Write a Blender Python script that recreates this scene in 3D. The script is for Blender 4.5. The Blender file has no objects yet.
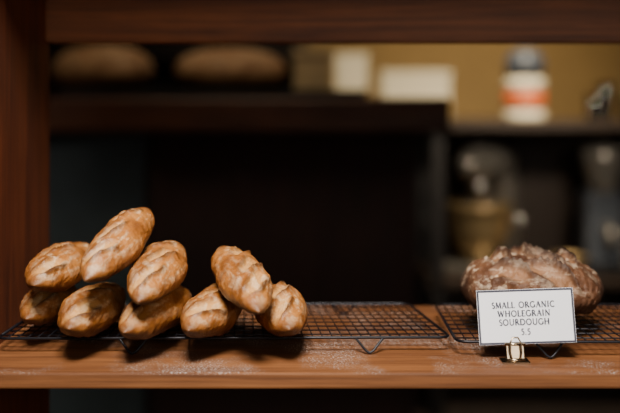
import bpy, bmesh, math, random
import numpy as np
from mathutils import Vector, Matrix, noise
from mathutils.bvhtree import BVHTree
random.seed(4)
SC = bpy.context.scene
COL = SC.collection

# ------------------------------------------------------------------ materials
def newmat(name):
    m = bpy.data.materials.new(name); m.use_nodes = True
    nt = m.node_tree
    return m, nt, nt.nodes['Principled BSDF']
def N(nt, t, **kw):
    n = nt.nodes.new(t)
    for k, v in kw.items(): setattr(n, k, v)
    return n
def ramp(nt, fac, stops):
    r = N(nt, 'ShaderNodeValToRGB')
    el = r.color_ramp.elements
    while len(el) < len(stops): el.new(0.5)
    for e, (p, c) in zip(el, stops):
        e.position = p; e.color = (*c, 1) if len(c) == 3 else c
    nt.links.new(fac, r.inputs[0]); return r
def coords(nt, scale):
    tc = N(nt, 'ShaderNodeTexCoord'); mp = N(nt, 'ShaderNodeMapping')
    mp.inputs['Scale'].default_value = scale
    nt.links.new(tc.outputs['Object'], mp.inputs[0]); return mp.outputs[0]
def noisen(nt, vec, scale, detail=5, rough=.6, dist=0):
    n = N(nt, 'ShaderNodeTexNoise')
    n.inputs['Scale'].default_value = scale; n.inputs['Detail'].default_value = detail
    n.inputs['Roughness'].default_value = rough; n.inputs['Distortion'].default_value = dist
    nt.links.new(vec, n.inputs['Vector']); return n.outputs['Fac']
def mix(nt, fac, a, b, mode='MIX'):
    m = N(nt, 'ShaderNodeMix', data_type='RGBA', blend_type=mode)
    for sock, v in ((m.inputs[0], fac), (m.inputs[6], a), (m.inputs[7], b)):
        if hasattr(v, 'is_linked') or hasattr(v, 'links'): nt.links.new(v, sock)
        elif isinstance(v, (int, float)): sock.default_value = v
        else: sock.default_value = (*v, 1)
    return m.outputs[2]
def bump(nt, b, h, strength=.3, dist=.002):
    bp = N(nt, 'ShaderNodeBump'); bp.inputs['Strength'].default_value = strength
    bp.inputs['Distance'].default_value = dist
    nt.links.new(h, bp.inputs['Height']); nt.links.new(bp.outputs[0], b.inputs['Normal'])
def plain(name, col, rough=.5, metal=0, var=.15, **kw):
    m, nt, b = newmat(name)
    f = noisen(nt, coords(nt, (1, 1, 1)), 18)
    lo = tuple(c * (1 - var) for c in col); hi = tuple(min(1, c * (1 + var)) for c in col)
    r = ramp(nt, f, [(.3, lo), (.7, hi)])
    nt.links.new(r.outputs[0], b.inputs['Base Color'])
    b.inputs['Roughness'].default_value = rough; b.inputs['Metallic'].default_value = metal
    for k, v in kw.items(): b.inputs[k].default_value = v
    return m
def wood(name, dark, light, axis='X', rough=.45, flour=False, sc=1.0):
    m, nt, b = newmat(name)
    s = {'X': (.6, 9, 9), 'Y': (9, .6, 9), 'Z': (9, 9, .6)}[axis]
    v = coords(nt, tuple(k * sc for k in s))
    f1 = noisen(nt, v, 3.2, 8, .62, 1.2)
    v2 = coords(nt, tuple((k * 6 if k > 1 else k * 2) * sc for k in s))
    f2 = noisen(nt, v2, 5, 4, .6)
    v3 = coords(nt, (1, 1, 1)); f3 = noisen(nt, v3, 5, 3)
    r1 = ramp(nt, f1, [(.32, dark), (.5, tuple((a + c) / 2 for a, c in zip(dark, light))), (.68, light)])
    r2 = ramp(nt, f2, [(.35, (.5, .45, .4)), (.6, (1, 1, 1))])
    c = mix(nt, .75, r1.outputs[0], r2.outputs[0], 'MULTIPLY')
    r3 = ramp(nt, f3, [(.3, (.62, .58, .54)), (.7, (1.0, 1.0, 1.0))])
    c = mix(nt, .85, c, r3.outputs[0], 'MULTIPLY')
    if flour:
        ff = noisen(nt, v3, 420, 3, .7); fm = noisen(nt, v3, 9, 3)
        mm = N(nt, 'ShaderNodeMath', operation='MULTIPLY'); 
        ra = ramp(nt, ff, [(.53, (0, 0, 0)), (.64, (1, 1, 1))]); rb = ramp(nt, fm, [(.48, (0, 0, 0)), (.62, (.9, .9, .9))])
        nt.links.new(ra.outputs[0], mm.inputs[0]); nt.links.new(rb.outputs[0], mm.inputs[1])
        g = N(nt, 'ShaderNodeNewGeometry'); sx = N(nt, 'ShaderNodeSeparateXYZ'); nt.links.new(g.outputs['Normal'], sx.inputs[0])
        m4 = N(nt, 'ShaderNodeMath', operation='MULTIPLY'); m4.use_clamp = True
        nt.links.new(mm.outputs[0], m4.inputs[0]); nt.links.new(sx.outputs['Z'], m4.inputs[1])
        c = mix(nt, m4.outputs[0], c, (.6, .58, .56))
    nt.links.new(c, b.inputs['Base Color'])
    b.inputs['Roughness'].default_value = rough
    bump(nt, b, f2, .25, .001)
    return m

def crust(name, cols, flour_amt, flour_col=(.82, .74, .62), rough=.45, fs=95, lo=.46, hi=.66, bmp=.5):
    m, nt, b = newmat(name)
    v = coords(nt, (1, 1, 1))
    att = N(nt, 'ShaderNodeAttribute', attribute_name='slash')
    f1 = noisen(nt, v, 26, 5, .6); 
    r1 = ramp(nt, f1, [(.28, cols[0]), (.5, cols[1]), (.72, cols[2])])
    sp = N(nt, 'ShaderNodeSeparateColor'); nt.links.new(att.outputs['Color'], sp.inputs[0])
    c = mix(nt, sp.outputs[0], r1.outputs[0], cols[3])          # opened crumb inside slash
    c = mix(nt, sp.outputs[1], c, cols[4])                        # dark baked ears / base
    v2 = coords(nt, (1.0, .35, 1.0)); f2 = noisen(nt, v2, fs, 6, .7, .6); f4 = noisen(nt, v, 14, 2)
    ra = ramp(nt, f2, [(lo, (0, 0, 0)), (hi, (1, 1, 1))]); rb = ramp(nt, f4, [(.35, (.15,) * 3), (.65, (1,) * 3)])
    mm = N(nt, 'ShaderNodeMath', operation='MULTIPLY'); nt.links.new(ra.outputs[0], mm.inputs[0]); nt.links.new(rb.outputs[0], mm.inputs[1])
    m2 = N(nt, 'ShaderNodeMath', operation='MULTIPLY'); nt.links.new(mm.outputs[0], m2.inputs[0]); nt.links.new(sp.outputs[2], m2.inputs[1])
    m3 = N(nt, 'ShaderNodeMath', operation='MULTIPLY'); nt.links.new(m2.outputs[0], m3.inputs[0]); m3.inputs[1].default_value = flour_amt
    c = mix(nt, m3.outputs[0], c, flour_col)
    nt.links.new(c, b.inputs['Base Color'])
    b.inputs['Roughness'].default_value = rough
    f5 = noisen(nt, v, 190, 6, .7)
    bump(nt, b, f5, bmp, .0018)
    return m

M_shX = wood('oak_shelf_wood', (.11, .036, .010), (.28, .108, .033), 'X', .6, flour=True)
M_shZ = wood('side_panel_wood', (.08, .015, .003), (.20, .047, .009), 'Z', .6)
M_beam = wood('rail_wood', (.14, .036, .007), (.34, .105, .024), 'X', .6)
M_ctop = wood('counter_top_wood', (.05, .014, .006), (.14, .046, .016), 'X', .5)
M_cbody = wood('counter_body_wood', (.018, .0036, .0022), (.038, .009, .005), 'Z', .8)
M_bread = crust('baguette_crust', [(.11, .030, .005), (.29, .100, .018), (.46, .190, .044), (.58, .30, .095), (.045, .012, .003)], .55, (.76, .60, .39), .42, lo=.49, hi=.66, bmp=.6)
M_sour = crust('sourdough_crust', [(.038, .013, .005), (.085, .032, .012), (.15, .062, .025), (.26, .125, .058), (.016, .006, .003)], .85, (.66, .51, .36), .6, 75, .505, .60, .9)
M_bread2 = crust('country_loaf_crust', [(.16, .075, .03), (.30, .15, .065), (.42, .24, .11), (.4, .24, .12), (.08, .03, .012)], .8, (.6, .46, .30), .7)
M_wire = plain('black_wire', (.008, .008, .012), .38, .5)
M_chrome = plain('steel', (.50, .48, .45), .33, 1.0)
M_brass = plain('clip_metal', (.32, .25, .17), .25, 1.0)
M_card = plain('white_card', (.84, .86, .93), .7, var=.01)
M_border = plain('slate_border', (.035, .037, .06), .6)
M_ink = plain('navy_ink', (.008, .009, .035), .6)
M_cream = plain('cream_wall_paint', (.54, .35, .14), .8, var=.10)
M_dark = plain('dark_paint', (.02, .013, .010), .9)
M_black = plain('black_enamel', (.010, .008, .008), .5)
M_floor = wood('floor_boards', (.012, .006, .004), (.025, .012, .007), 'Y', .8)
M_ceil = plain('ceiling_paint', (.08, .06, .04), .9)
M_grey = plain('blue_grey_laminate', (.045, .060, .066), .6)
M_white = plain('white_cardboard', (.84, .75, .56), .7, var=.04)
M_paper = plain('kraft_paper', (.50, .36, .2), .8)
M_orange = plain('orange_label', (.60, .12, .03), .5)
M_lid = plain('blue_grey_lid', (.07, .08, .10), .4)
M_gold = plain('brass_bowl', (.60, .43, .22), .4, .8)
M_dwood = plain('dark_board', (.030, .017, .011), .6)
M_mix = plain('silver_enamel', (.26, .24, .215), .28, .55)
M_glass = plain('glass', (.9, .95, 1), .05, var=0, **{'Transmission Weight': 1.0})

# ------------------------------------------------------------------ mesh builder
class B:
    def __init__(s): s.bm = bmesh.new(); s.mats = []
    def mi(s, m):
        if m not in s.mats: s.mats.append(m)
        return s.mats.index(m)
    def add(s, verts, faces, mat, smooth=False, mtx=None):
        i = s.mi(mat); vs = [s.bm.verts.new((mtx @ Vector(v)) if mtx else v) for v in verts]
        out = []
        for f in faces:
            try:
                fc = s.bm.faces.new([vs[k] for k in f]); fc.material_index = i; fc.smooth = smooth; out.append(fc)
            except ValueError: pass
        return out
    def box(s, lo, hi, mat, bev=.002, mtx=None, seg=2):
        t = bmesh.new(); bmesh.ops.create_cube(t, size=1)
        for v in t.verts:
            v.co = Vector([(lo[k] + hi[k]) / 2 + v.co[k] * (hi[k] - lo[k]) for k in range(3)])
        if bev: bmesh.ops.bevel(t, geom=t.edges[:], offset=bev, segments=seg, affect='EDGES', profile=.6)
        s.merge(t, mat, mtx, False)
    def merge(s, t, mat, mtx=None, smooth=True):
        t.verts.ensure_lookup_table(); t.verts.index_update()
        s.add([v.co.copy() for v in t.verts], [[v.index for v in f.verts] for f in t.faces], mat, smooth, mtx); t.free()
    def lathe(s, prof, c, mat, seg=32, mtx=None, sx=1, sy=1):
        vs = []; fs = []
        for r, z in prof:
            for k in range(seg):
                a = 2 * math.pi * k / seg
                vs.append((c[0] + sx * r * math.cos(a), c[1] + sy * r * math.sin(a), c[2] + z))
        for i in range(len(prof) - 1):
            for k in range(seg):
                k2 = (k + 1) % seg
                fs.append([i * seg + k, i * seg + k2, (i + 1) * seg + k2, (i + 1) * seg + k])
        fs.append(list(range(seg))[::-1]); fs.append([(len(prof) - 1) * seg + k for k in range(seg)])
        s.add(vs, fs, mat, True, mtx)
    def ell(s, c, r, mat, mtx=None):
        t = bmesh.new(); bmesh.ops.create_uvsphere(t, u_segments=28, v_segments=18, radius=1)
        for v in t.verts: v.co = Vector([c[k] + v.co[k] * r[k] for k in range(3)])
        s.merge(t, mat, mtx)
    def tube(s, pts, r, mat, seg=8, mtx=None):
        pts = [Vector(p) for p in pts]; n = len(pts); vs = []; fs = []
        ref = None
        for i, p in enumerate(pts):
            d = (pts[min(i + 1, n - 1)] - pts[max(i - 1, 0)]).normalized()
            if ref is None: ref = Vector((0, 0, 1)) if abs(d.z) < .9 else Vector((1, 0, 0))
            u = d.cross(ref).normalized(); w = u.cross(d).normalized(); ref = w
            for k in range(seg):
                a = 2 * math.pi * k / seg; vs.append(p + r * (math.cos(a) * u + math.sin(a) * w))
        for i in range(n - 1):
            for k in range(seg):
                k2 = (k + 1) % seg; fs.append([i * seg + k, i * seg + k2, (i + 1) * seg + k2, (i + 1) * seg + k])
        fs.append(list(range(seg))[::-1]); fs.append([(n - 1) * seg + k for k in range(seg)])
        s.add(vs, fs, mat, True, mtx)
    def done(s, name):
        bmesh.ops.recalc_face_normals(s.bm, faces=s.bm.faces[:])
        me = bpy.data.meshes.new(name); s.bm.to_mesh(me); s.bm.free()
        for m in s.mats: me.materials.append(m)
        o = bpy.data.objects.new(name, me); COL.objects.link(o); return o

# ------------------------------------------------------------------ room
def roombox(name, lo, hi, mat):
    b = B(); b.box(lo, hi, mat, 0); return b.done(name)
roombox('floor', (-3, -2.5, -.1), (3.2, 5.2, 0), M_floor)
roombox('ceiling', (-3, -2.5, 2.8), (3.2, 5.2, 2.9), M_ceil)
roombox('wall_back', (-3, 5.2, 0), (3.2, 5.3, 2.8), M_cream)
roombox('wall_left', (-3.1, -2.5, 0), (-3, 5.2, 2.8), M_dark)
roombox('wall_right', (3.2, -2.5, 0), (3.3, 5.2, 2.8), M_dark)
roombox('wall_front', (-3, -2.6, 0), (3.2, -2.5, 2.8), M_dark)

# ------------------------------------------------------------------ display shelf
b = B()
b.box((-.385, .95, .882), (.95, 1.275, .90), M_shX, .0025)
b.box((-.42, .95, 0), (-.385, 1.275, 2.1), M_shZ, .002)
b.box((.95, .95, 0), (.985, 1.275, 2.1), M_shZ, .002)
b.box((-.385, 1.25, 1.287), (.95, 1.275, 1.40), M_beam, .003)
b.box((-.385, .95, 1.42), (.95, 1.275, 1.44), M_shX, .002)
b.box((-.385, 1.262, 1.40), (.95, 1.275, 2.08), M_beam, .001)  # unseen upper back panel, added to keep the overhead key light off the background
b.box((-.385, .95, 2.08), (.95, 1.275, 2.10), M_beam, .002)
b.box((-.385, .95, .40), (.95, 1.275, .42), M_beam, .002)
b.done('wooden_display_shelf')

# ------------------------------------------------------------------ racks
def rack(fl, fr, rl, rr, feet):
    b = B(); zt = .9185
    fl, fr, rl, rr = [Vector((*p, zt)) for p in (fl, fr, rl, rr)]
    def rc(p, q, t): return p.lerp(q, t)
    cs = [fl, fr, rr, rl]; pts = []
    for i in range(4):
        p = cs[i]; a = (cs[i - 1] - p).normalized() * .014; c = (cs[(i + 1) % 4] - p).normalized() * .014
        for t in (0, .25, .5, .75, 1): pts.append(p + a * (1 - t) ** 2 + c * t ** 2)
    pts.append(pts[0]); b.tube(pts, .0018, M_wire)
    n = int((fr - fl).length / .0115)
    for i in range(1, n):
        t = i / n; b.tube([rc(fl, fr, t), rc(rl, rr, t)], .0008, M_wire, 6)
    for i in range(1, 9):
        t = i / 9; b.tube([rc(fl, rl, t) + Vector((0, 0, -.0012)), rc(fr, rr, t) + Vector((0, 0, -.0012))], .0009, M_wire, 6)
    dx = (fr - fl).normalized()
    for t in feet:
        for e0, e1, sg in ((fl, fr, -1), (rl, rr, 1)):
            p = rc(e0, e1, t)
            b.tube([p - dx * .05, p - dx * .022, p - dx * .016 + Vector((0, 0, -.001)), p - dx * .004 + Vector((0, sg * .006, -.0145)), p + Vector((0, sg * .007, -.0165)),
                    p + dx * .004 + Vector((0, sg * .006, -.0145)), p + dx * .016 + Vector((0, 0, -.001)), p + dx * .022, p + dx * .04], .0016, M_wire)
    return b.done('wire_cooling_rack')
rack((-.372, 1.022), (.168, 1.028), (-.365, 1.20), (.138, 1.205), (.30, .82))
rack((.172, 1.008), (.62, 1.006), (.174, 1.20), (.60, 1.20), (.24, .8))

# ------------------------------------------------------------------ breads
def sm(x, a, b_):
    t = max(0, min(1, (x - a) / (b_ - a))); return t * t * (3 - 2 * t)
def loaf_mesh(L, W, H, slashes, seed, pw=1.95, pe=.74, nl=170, na=120, groove=.0046, ear=.0040, lump=.003, bw=.0072, fine=1.1, flat=.78):
    rnd = random.Random(seed); off = Vector((rnd.random() * 50, rnd.random() * 50, 0))
    verts = []; cols = []; bend = rnd.uniform(-.006, .006)
    for i in range(nl + 1):
        t = -math.cos(math.pi * i / nl) if nl else 0
        t = .35 * t + .65 * (2 * i / nl - 1)
        y = t * L / 2
        r = max(.02, (1 - abs(t) ** pw)) ** pe if abs(t) < 1 else .02
        if i in (0, nl): r = .015
        for k in range(na):
            a = 2 * math.pi * k / na
            ca, sa = math.cos(a), math.sin(a)
            x = W / 2 * r * ca; z = H / 2 * r * sa
            if sa < 0:
                z = H / 2 * r * sa * .95
                fl = -H / 2 * (flat * r ** .8)
                if z < fl: z = fl + (z - fl) * .2
            nrm = Vector((ca / W, 0, sa / H)).normalized()
            p = Vector((x, y, z))
            d = lump * (noise.noise(p * 28 + off)) + fine * (.0012 * noise.noise(p * 110 + off)+ .0007 * noise.noise(p * 260 + off))
            sl = 0; er = 0
            if sa > .0:
                wy = sm(sa, .0, .4)
                for (sx, sy, ang, ln) in slashes:
                    dx = x - sx * W / 2; dy = y - sy * L / 2
                    wob = .004 * noise.noise(p * 45 + off)
                    al = dy * math.cos(ang) + dx * math.sin(ang); bb = dx * math.cos(ang) - dy * math.sin(ang) + wob
                    win = sm(ln / 2 - abs(al), 0, ln * .25) * wy
                    wloc = bw * (.45 + .55 * win)
                    g = math.exp(-(bb / wloc) ** 4) * win
                    e = math.exp(-((bb - wloc * 1.25) / (.0024)) ** 2) * win
                    e2 = math.exp(-((bb + wloc * 1.15) / (.0026)) ** 2) * win
                    step = .0009 * math.sin(bb * 2200 + 6 * noise.noise(p * 50)) * g
                    d += -groove * g * .8 + ear * e + ear * .35 * e2 + step
                    sl = max(sl, g); er = max(er, e * .9, e2 * .5)
            d *= min(1, r * 1.8)
            p = p + nrm * d; p.x += bend * (1 - t * t) * 1.0
            verts.append(p)
            base = sm(-sa, .0, .7) * .85
            tip = sm(abs(t), .82, 1.0) * .6
            cols.append((sl * .8, max(er, base, tip), sm(sa, -.25, .5) * (1 - .5 * er), 1))
    faces = []
    for i in range(nl):
        for k in range(na):
            k2 = (k + 1) % na; faces.append([i * na + k, i * na + k2, (i + 1) * na + k2, (i + 1) * na + k])
    faces.append(list(range(na))[::-1]); faces.append([nl * na + k for k in range(na)])
    return verts, faces, cols
def loaf_obj(name, data, mat, M):
    vs, fs, cols = data
    me = bpy.data.meshes.new(name); me.from_pydata([tuple(v) for v in vs], [], fs); me.validate()
    at = me.color_attributes.new('slash', 'FLOAT_COLOR', 'POINT')
    at.data.foreach_set('color', [c for q in cols for c in q])
    for p in me.polygons: p.use_smooth = True
    bm = bmesh.new(); bm.from_mesh(me); bmesh.ops.recalc_face_normals(bm, faces=bm.faces[:]); bm.to_mesh(me); bm.free()
    me.materials.append(mat)
    o = bpy.data.objects.new(name, me); COL.objects.link(o); o.matrix_world = M; return o
PLACED = []
def bvh(vs, fs, M): return BVHTree.FromPolygons([M @ v for v in vs], fs)
def drop(name, data, mat, x, y, yaw, pitch, roll, zfloor, z0):
    vs, fs, _ = data
    R = Matrix.Rotation(yaw, 4, 'Z') @ Matrix.Rotation(pitch, 4, 'X') @ Matrix.Rotation(roll, 4, 'Y')
    minz = min((R @ v).z for v in vs)
    def hit(z):
        if z + minz < zfloor: return True
        t = bvh(vs, fs, Matrix.Translation((x, y, z)) @ R)
        return any(t.overlap(q) for q in PLACED)
    z = z0
    while not hit(z): z -= .006
    lo, hi = z, z + .006
    for _ in range(4):
        m = (lo + hi) / 2
        if hit(m): lo = m
        else: hi = m
    M = Matrix.Translation((x, y, hi)) @ R
    PLACED.append(bvh(vs, fs, M)); print(name, 'z', round(hi, 4))
    return loaf_obj(name, data, mat, M)
def std(seed, L=.175):
    r = random.Random(seed); a = r.uniform(.35, .65) * (1 if seed % 3 else -1)
    return [(r.uniform(-.18, .18), sy + r.uniform(-.05, .05), a + r.uniform(-.15, .15), r.uniform(.052, .068)) for sy in (-.60, -.10, .42)]
def yawof(fx, fy, rx, ry): return -math.atan2(rx - fx, ry - fy)
ZR = .9205
# (front x, y, rear x, y, pitch, roll, L, W, H, seed)
specs = [
 (-.336, 1.03, -.338, 1.19, 0, .0, .180, .062, .050, 1),      # lower far left
 (-.268, .960, -.252, 1.14, 0, .1, .188, .065, .057, 2),
 (-.204, .950, -.166, 1.14, 0, -.1, .200, .064, .055, 4),
 (-.134, .957, -.106, 1.14, 0, .1, .196, .062, .056, 5),
 (-.023, .962, -.052, 1.15, 0, -.1, .192, .062, .057, 7),
 (-.317, .995, -.301, 1.17, .05, .05, .186, .070, .053, 8),   # second layer
 (-.187, .945, -.179, 1.125, .17, .0, .194, .063, .052, 10),
 (-.056, .930, -.114, 1.11, .19, .15, .200, .062, .050, 11),
 (-.246, .955, -.213, 1.11, .32, -.1, .184, .060, .051, 13),  # top
]
for fx, fy, rx, ry, pi_, ro, L, W, H, sd in specs:
    drop('baguette', loaf_mesh(L, W, H, std(sd), sd), M_bread, (fx + rx) / 2, (fy + ry) / 2, yawof(fx, fy, rx, ry), pi_, ro, ZR, 1.10)
# sourdough loaf (long axis across)
sl = [(.25, -.45, 1.1, .06), (-.2, -.10, .8, .085), (.15, .2, .95, .09), (-.1, .5, 1.2, .06), (-.75, -.2, .3, .08), (-.7, .35, .5, .06)]
drop('sourdough_loaf', loaf_mesh(.182, .140, .088, sl, 31, 2.15, .54, groove=.007, ear=.009, lump=.008, bw=.009, fine=2.4), M_sour,
     .287, 1.12, math.radians(84), 0, 0, ZR, 1.05)

# ------------------------------------------------------------------ price sign
E = bpy.data.objects.new('price_sign', None); COL.objects.link(E)
def child(o, nm): o.name = nm; o.parent = E
W2, H2 = .0555, .0310
b = B(); b.box((-W2, -.0004, -H2), (W2, .0004, H2), M_card, 0)
child(b.done('card'), 'card')
b = B(); e = .0003; t = .0022
for lo, hi in (((-W2 + e, -H2 + e), (W2 - e, -H2 + e + t)), ((-W2 + e, H2 - e - t), (W2 - e, H2 - e)), ((-W2 + e, -H2 + e + t), (-W2 + e + t, H2 - e - t)), ((W2 - e - t, -H2 + e + t), (W2 - e, H2 - e - t))):
    b.box((lo[0], -.0006, lo[1]), (hi[0], -.00035, hi[1]), M_border, 0)
child(b.done('border'), 'border')
def arc(cx, cy, rx, ry, a0, a1, n=12):
    return [(cx + rx * math.cos(math.radians(a0 + (a1 - a0) * i / n)), cy + ry * math.sin(math.radians(a0 + (a1 - a0) * i / n))) for i in range(n + 1)]
T, t_ = .13, .06
GL = {
 'S': (.5, [(arc(.25, .74, .19, .22, 40, 250), .09), (arc(.25, .26, .2, .23, 90, -140), .1), ([(.18, .54), (.25, .49)], .12)]),
 'M': (.95, [([(.1, 0), (.16, 1)], t_), ([(.16, 1), (.47, .05)], T), ([(.47, .05), (.78, 1)], t_), ([(.78, 1), (.86, 0)], T), ([(0, .02), (.2, .02)], t_), ([(.74, .02), (.96, .02)], t_)]),
 'A': (.78, [([(.08, 0), (.38, 1)], t_), ([(.38, 1), (.7, 0)], T), ([(.2, .36), (.56, .36)], t_), ([(0, .02), (.18, .02)], t_), ([(.58, .02), (.8, .02)], t_)]),
 'L': (.58, [([(.12, 0), (.12, 1)], T), ([(.02, .03), (.55, .03), (.57, .2)], t_), ([(.02, .98), (.24, .98)], t_)]),
 'O': (.95, [(arc(.46, .5, .4, .47, 0, 360, 24), .1)]),
 'R': (.72, [([(.12, 0), (.12, 1)], T), (arc(.2, .74, .27, .24, 90, -90), .09), ([(.1, .98), (.2, .98)], t_), ([(.1, .5), (.2, .5)], t_), ([(.3, .5), (.7, 0)], T), ([(.02, .02), (.22, .02)], t_)]),
 'G': (.88, [(arc(.46, .5, .4, .47, 45, 320, 20), .1), ([(.77, .08), (.77, .42)], T), ([(.65, .42), (.87, .42)], t_)]),
 'N': (.88, [([(.13, 0), (.13, 1)], t_), ([(.1, 1), (.74, 0)], T), ([(.74, 0), (.74, 1)], t_), ([(.03, .02), (.23, .02)], t_), ([(.64, .98), (.85, .98)], t_)]),
 'I': (.34, [([(.15, 0), (.15, 1)], T), ([(.04, .02), (.26, .02)], t_), ([(.04, .98), (.26, .98)], t_)]),
 'C': (.82, [(arc(.46, .5, .4, .47, 48, 312, 20), .1)]),
 'W': (1.15, [([(.08, 1), (.33, 0)], T), ([(.33, 0), (.56, .95)], t_), ([(.56, .95), (.8, 0)], T), ([(.8, 0), (1.04, 1)], t_), ([(0, .98), (.18, .98)], t_), ([(.95, .98), (1.12, .98)], t_)]),
 'H': (.9, [([(.13, 0), (.13, 1)], T), ([(.72, 0), (.72, 1)], T), ([(.13, .52), (.72, .52)], t_)] + [([(x - .1, z), (x + .1, z)], t_) for x in (.13, .72) for z in (.02, .98)]),
 'E': (.6, [([(.12, 0), (.12, 1)], T), ([(.02, .03), (.52, .03), (.54, .16)], t_), ([(.02, .97), (.5, .97), (.51, .84)], t_), ([(.12, .52), (.42, .52)], t_)]),
 'U': (.86, [([(.13, 1), (.13, .35)] + arc(.42, .33, .29, .31, 180, 360) + [(.71, 1)], .095), ([(.02, .98), (.24, .98)], t_), ([(.62, .98), (.82, .98)], t_)]),
 'D': (.9, [([(.12, 0), (.12, 1)], T), (arc(.3, .5, .5, .48, 90, -90, 16), .1), ([(.02, .98), (.3, .98)], t_), ([(.02, .02), (.3, .02)], t_)]),
 '5': (.56, [([(.46, .95), (.14, .95)], .09), ([(.14, .98), (.12, .56)], .08), (arc(.22, .31, .22, .28, 115, -130), .09)]),
 '.': (.2, [([(.05, .02), (.05, .14)], .13)]), ' ': (.42, []),
}
def text(bb, s, cz, h, mat, cx=0):
    w = sum(GL[c][0] + .12 for c in s) * h; x = cx - w / 2
    for c in s:
        adv, strokes = GL[c]
        for pts, wd in strokes:
            wd = wd * 1.5 + .035
            n = len(pts); vs = []
            for i in range(n):
                p0 = pts[max(0, i - 1)]; p1 = pts[min(n - 1, i + 1)]
                d = Vector((p1[0] - p0[0], p1[1] - p0[1])).normalized(); q = Vector((-d.y, d.x)) * wd * .5
                for sg in (1, -1): vs.append((x + (pts[i][0] + q.x * sg) * h, -.00065, cz + (pts[i][1] + q.y * sg) * h))
            bb.add(vs, [[2 * i, 2 * i + 1, 2 * i + 3, 2 * i + 2] for i in range(n - 1)], mat)
        x += (adv + .12) * h
b = B(); HH = .0068
text(b, 'SMALL ORGANIC', .0100, HH, M_ink, -.002); text(b, 'WHOLEGRAIN', .0002, HH, M_ink, -.002); text(b, 'SOURDOUGH', -.0096, HH, M_ink, -.002)
text(b, '5.5', -.0207, .0070, M_ink, -.001)
child(b.done('lettering'), 'lettering')
E.location = (.2505, .9985, .9505)
E.rotation_euler = (math.radians(-8), math.radians(-2.6), math.radians(-3))
E.rotation_mode = 'XYZ'
# clip
b = B(); cx, cy = .2355, .993; z0 = .9002
def prism(pr, x0, x1, mat):
    n = len(pr); vs = [(x0, *p) for p in pr] + [(x1, *p) for p in pr]
    fs = [[i, (i + 1) % n, n + (i + 1) % n, n + i] for i in range(n)] + [list(range(n))[::-1], list(range(n, 2 * n))]
    b.add(vs, fs, mat)
prism([(cy - .012, z0), (cy + .008, z0), (cy + .008, z0 + .0018), (cy - .012, z0 + .0018)], cx - .016, cx + .016, M_brass)
prism([(cy - .0085, z0 + .0018), (cy + .0065, z0 + .0018), (cy + .0015, z0 + .0195), (cy - .003, z0 + .0195)], cx - .0095, cx + .0095, M_brass)
b.tube([(cx - .0105, cy - .0085, z0 + .0035), (cx + .0105, cy - .0085, z0 + .0035)], .0022, M_brass, 12)
b.tube([(cx - .0115, cy - .0040, z0 + .0205), (cx + .0115, cy - .0040, z0 + .0205)], .0018, M_brass, 12)
lo_ = [(cx - .005, cy - .0095, z0 + .005), (cx - .0065, cy - .0085, z0 + .012), (cx - .006, cy - .0065, z0 + .023), (cx - .003, cy - .0055, z0 + .0285), (cx + .003, cy - .0055, z0 + .0285),
       (cx + .006, cy - .0065, z0 + .023), (cx + .0065, cy - .0085, z0 + .012), (cx + .005, cy - .0095, z0 + .005)]
b.tube(lo_, .0011, M_brass, 8)
b.done('card_clip')

# ------------------------------------------------------------------ background counter
b = B()
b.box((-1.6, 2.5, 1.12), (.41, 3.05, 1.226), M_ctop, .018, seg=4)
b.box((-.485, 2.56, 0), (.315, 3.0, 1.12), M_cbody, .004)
b.box((-1.55, 2.60, 0), (-.50, 3.0, 1.12), M_grey, .004)
for x in (-.47, -.22, .03, .275):
    b.box((x, 2.545, .05), (x + .028, 2.56, 1.11), M_cbody, .003)
for z in (.06, .55, 1.06):
    b.box((-.47, 2.548, z), (.30, 2.56, z + .05), M_cbody, .003)
b.done('bakery_counter')
b = B(); b.box((-.74, 2.56, 1.227), (.17, 2.98, 1.238), M_black, .003); b.box((-.74, 2.56, 1.238), (.17, 2.572, 1.25), M_black, .002); b.box((-.74, 2.968, 1.238), (.17, 2.98, 1.25), M_black, .002)
b.done('serving_tray')
PLACED.clear()
for i, (x, y, L, W, H, yw) in enumerate([(-.66, 2.74, .34, .21, .17, 75), (-.25, 2.72, .36, .2, .16, 100)]):
    sl2 = [(0, sy, .5, .12) for sy in (-.4, .1, .5)]
    drop('country_loaf', loaf_mesh(L, W, H, sl2, 50 + i, 2.5, .5, 70, 60, groove=.008, ear=.006, bw=.014), M_bread2, x, y, math.radians(yw), 0, 0, 1.239, 1.5)
b = B(); b.box((-.05, 2.62, 1.239), (.06, 2.90, 1.37), M_paper, .004); b.box((-.054, 2.616, 1.35), (.064, 2.904, 1.376), M_paper, .003)
b.done('kraft_paper_box')
b = B()  # dark hutch added as backdrop where the wall light falls off to the left
b.box((-2.4, 4.2, 0), (-.02, 4.7, .98), M_dwood, .005)
b.box((-2.4, 4.66, .98), (-.02, 4.7, 2.3), M_dwood, .005)
for z in (1.45, 1.88, 2.28): b.box((-2.4, 4.3, z), (-.02, 4.66, z + .03), M_dwood, .003)
for x in (-2.4, -1.23, -.05): b.box((x, 4.3, .98), (x + .03, 4.66, 2.3), M_dwood, .003)
b.done('added_dark_hutch')

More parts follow.
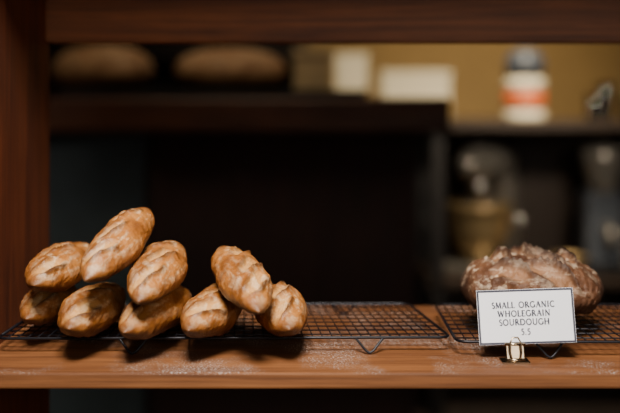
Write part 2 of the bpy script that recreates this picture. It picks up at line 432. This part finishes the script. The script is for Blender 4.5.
# ------------------------------------------------------------------ back workbench (right)
b = B()
b.box((.45, 3.30, 1.11), (2.4, 3.85, 1.147), M_dwood, .006)
for x in (.47, 1.35, 2.32):
    for y in (3.32, 3.77): b.box((x, y, 0), (x + .05, y + .05, 1.11), M_black, .004)
b.box((.45, 3.32, .50), (2.4, 3.83, .53), M_dwood, .004)
b.box((.45, 3.83, .0), (2.4, 3.85, 1.11), M_dwood, .0)
b.done('kitchen_workbench')
z = 1.148
b = B()
b.box((.14, 3.95, 0), (1.0, 4.5, 1.10), M_dark, .004); b.box((.10, 3.92, 1.10), (1.04, 4.52, 1.148), M_dwood, .005)
b.done('storage_cabinet')
b = B(); b.box((.34, 4.05, z + .001), (.66, 4.35, z + .22), M_white, .005); b.box((.335, 4.045, z + .19), (.665, 4.355, z + .225), M_white, .004)
b.done('cardboard_box')
b = B(); b.box((.12, 4.05, z + .001), (.27, 4.30, z + .30), M_white, .005); b.box((.117, 4.047, z + .27), (.273, 4.303, z + .305), M_white, .004)
b.done('cardboard_box')
b = B(); c = (.872, 3.5, 1.148)
b.lathe([(.076, 0), (.082, .006), (.082, .04)], c, M_white); b.lathe([(.0825, .04), (.0825, .115)], c, M_orange)
b.lathe([(.082, .115), (.082, .165), (.072, .175)], c, M_white); b.lathe([(.078, .17), (.078, .245), (.06, .27), (.04, .285)], c, M_lid)
b.done('storage_canister')
for x, y, h in ((1.14, 3.45, .10), (1.21, 3.52, .15), (1.28, 3.44, .10)):
    b = B(); b.lathe([(.026, 0), (.03, .004), (.036, h), (.033, h), (.027, .008), (.0, .008)], (x, y, 1.148), M_glass); b.done('drinking_glass')

def mixer(x, y, z, s, body, bowl, name):
    b = B(); M = Matrix.Translation((x, y, z)) @ Matrix.Rotation(math.radians(-35), 4, 'Z') @ Matrix.Scale(s, 4)
    b.box((-.11, -.20, 0), (.11, .17, .035), body, .015, M, 4)
    b.box((-.05, .07, .03), (.05, .16, .33), body, .03, M, 5)
    b.ell((0, -.03, .38), (.075, .20, .075), body, M)
    b.lathe([(.03, .27), (.034, .33)], (0, -.10, 0), M_chrome, mtx=M)
    b.lathe([(.05, .036), (.055, .045), (.04, .055), (.085, .09), (.108, .16), (.112, .23), (.118, .235), (.112, .24), (.104, .16), (.08, .095), (.0, .07)], (0, -.10, 0), bowl, mtx=M)
    b.tube([(.11, -.1, .2), (.15, -.1, .2), (.155, -.1, .15), (.105, -.1, .12)], .006, M_chrome, mtx=M)
    for k in range(4):
        a = k * math.pi / 4; ca, sa = math.cos(a), math.sin(a)
        b.tube([(.03 * ca, -.1 + .03 * sa, .28), (.06 * ca, -.1 + .06 * sa, .18), (.02 * ca, -.1 + .02 * sa, .1), (-.02 * ca, -.1 - .02 * sa, .1), (-.06 * ca, -.1 - .06 * sa, .18), (-.03 * ca, -.1 - .03 * sa, .28)], .002, M_chrome, mtx=M)
    return b.done(name)
mixer(.755, 3.60, .531, 1.16, M_mix, M_gold, 'stand_mixer')
b = B(); c = (1.19, 3.5, .531)
b.box((c[0] - .09, 3.40, .531), (c[0] + .09, 3.62, .56), M_black, .01)
b.box((c[0] - .075, 3.46, .56), (c[0] + .075, 3.60, .86), M_lid, .02, seg=4)
b.lathe([(.05, .33), (.055, .35), (.085, .46), (.085, .50), (.03, .52)], c, M_mix)
b.tube([(c[0], 3.46, .72), (c[0], 3.41, .71), (c[0], 3.38, .66)], .02, M_mix, 12)
b.done('coffee_grinder')
b = B()
b.box((1.32, 3.40, .531), (1.70, 3.75, .66), M_white, .006); b.box((1.315, 3.395, .645), (1.705, 3.755, .672), M_white, .004)
b.done('plastic_storage_bin')
b = B(); b.lathe([(.04, 0), (.045, .004), (.07, .08), (.073, .082), (.065, .08), (.038, .008), (0, .008)], (1.025, 3.40, .531), M_gold); b.done('mixing_bowl')

# ------------------------------------------------------------------ assumed window + added lights
b = B(); 
for x0, x1, z0_, z1 in ((.2, 1.9, .95, 1.02), (.2, 1.9, 2.53, 2.6), (.2, .27, 1.02, 2.53), (1.83, 1.9, 1.02, 2.53), (1.03, 1.07, 1.02, 2.53)):
    b.box((x0, -2.5, z0_), (x1, -2.44, z1), M_white, .004)
b.done('assumed_window_1')  # assumed window frame, out of view, added around the fill light
def area(name, loc, tgt, sx, sy, e, col, spread=180):
    l = bpy.data.lights.new(name, 'AREA'); l.shape = 'RECTANGLE'; l.size = sx; l.size_y = sy; l.energy = e; l.color = col; l.spread = math.radians(spread)
    o = bpy.data.objects.new(name, l); COL.objects.link(o); o.location = loc
    o.rotation_euler = (Vector(tgt) - Vector(loc)).to_track_quat('-Z', 'Y').to_euler(); return o
area('assumed_window_fill', (.95, -2.40, 1.85), (0, 1.1, .95), 1.4, 1.4, 7, (1.0, .91, .80), 70)  # added fill light, stands in for an assumed unseen window behind the camera
area('assumed_overhead_key', (-.06, -.02, 2.3), (0, 1.1, .95), .5, .4, 22, (1, .91, .80), 90)  # assumed overhead source out of view, added as key light on the breads
area('back_wall_fill', (1.1, 4.4, 2.6), (1.0, 5.2, 1.4), 1.0, .3, 5, (1, .80, .5), 130)  # unseen light added to brighten the cream back wall
area('workbench_fill', (.8, 2.7, 2.5), (.7, 3.8, .7), .5, .3, 14, (1, .84, .60), 90)  # added fill out of view, brightens the boxes and bench items
area('mixer_fill', (.95, 1.9, 1.7), (.85, 3.55, .85), .25, .15, 1.3, (1, .86, .66), 45)  # unseen fill added to brighten the mixer under the bench top
area('counter_fill', (-.2, 2.0, 2.6), (-.35, 2.75, 1.2), .6, .3, 2.4, (1, .85, .62), 90)  # fill added above the view so the counter loaves show
w = bpy.data.worlds.new('World'); SC.world = w; w.use_nodes = True
w.node_tree.nodes['Background'].inputs[0].default_value = (.6, .7, 1, 1); w.node_tree.nodes['Background'].inputs[1].default_value = .03

cam = bpy.data.cameras.new('Camera'); co = bpy.data.objects.new('Camera', cam); COL.objects.link(co)
co.location = (0, 0, 1.19); co.rotation_euler = (math.radians(90), 0, 0)
cam.lens = 50; cam.sensor_width = 36; cam.shift_y = -.156; cam.clip_start = .05
cam.dof.use_dof = True; cam.dof.focus_distance = 1.02; cam.dof.aperture_fstop = 1.6
SC.camera = co
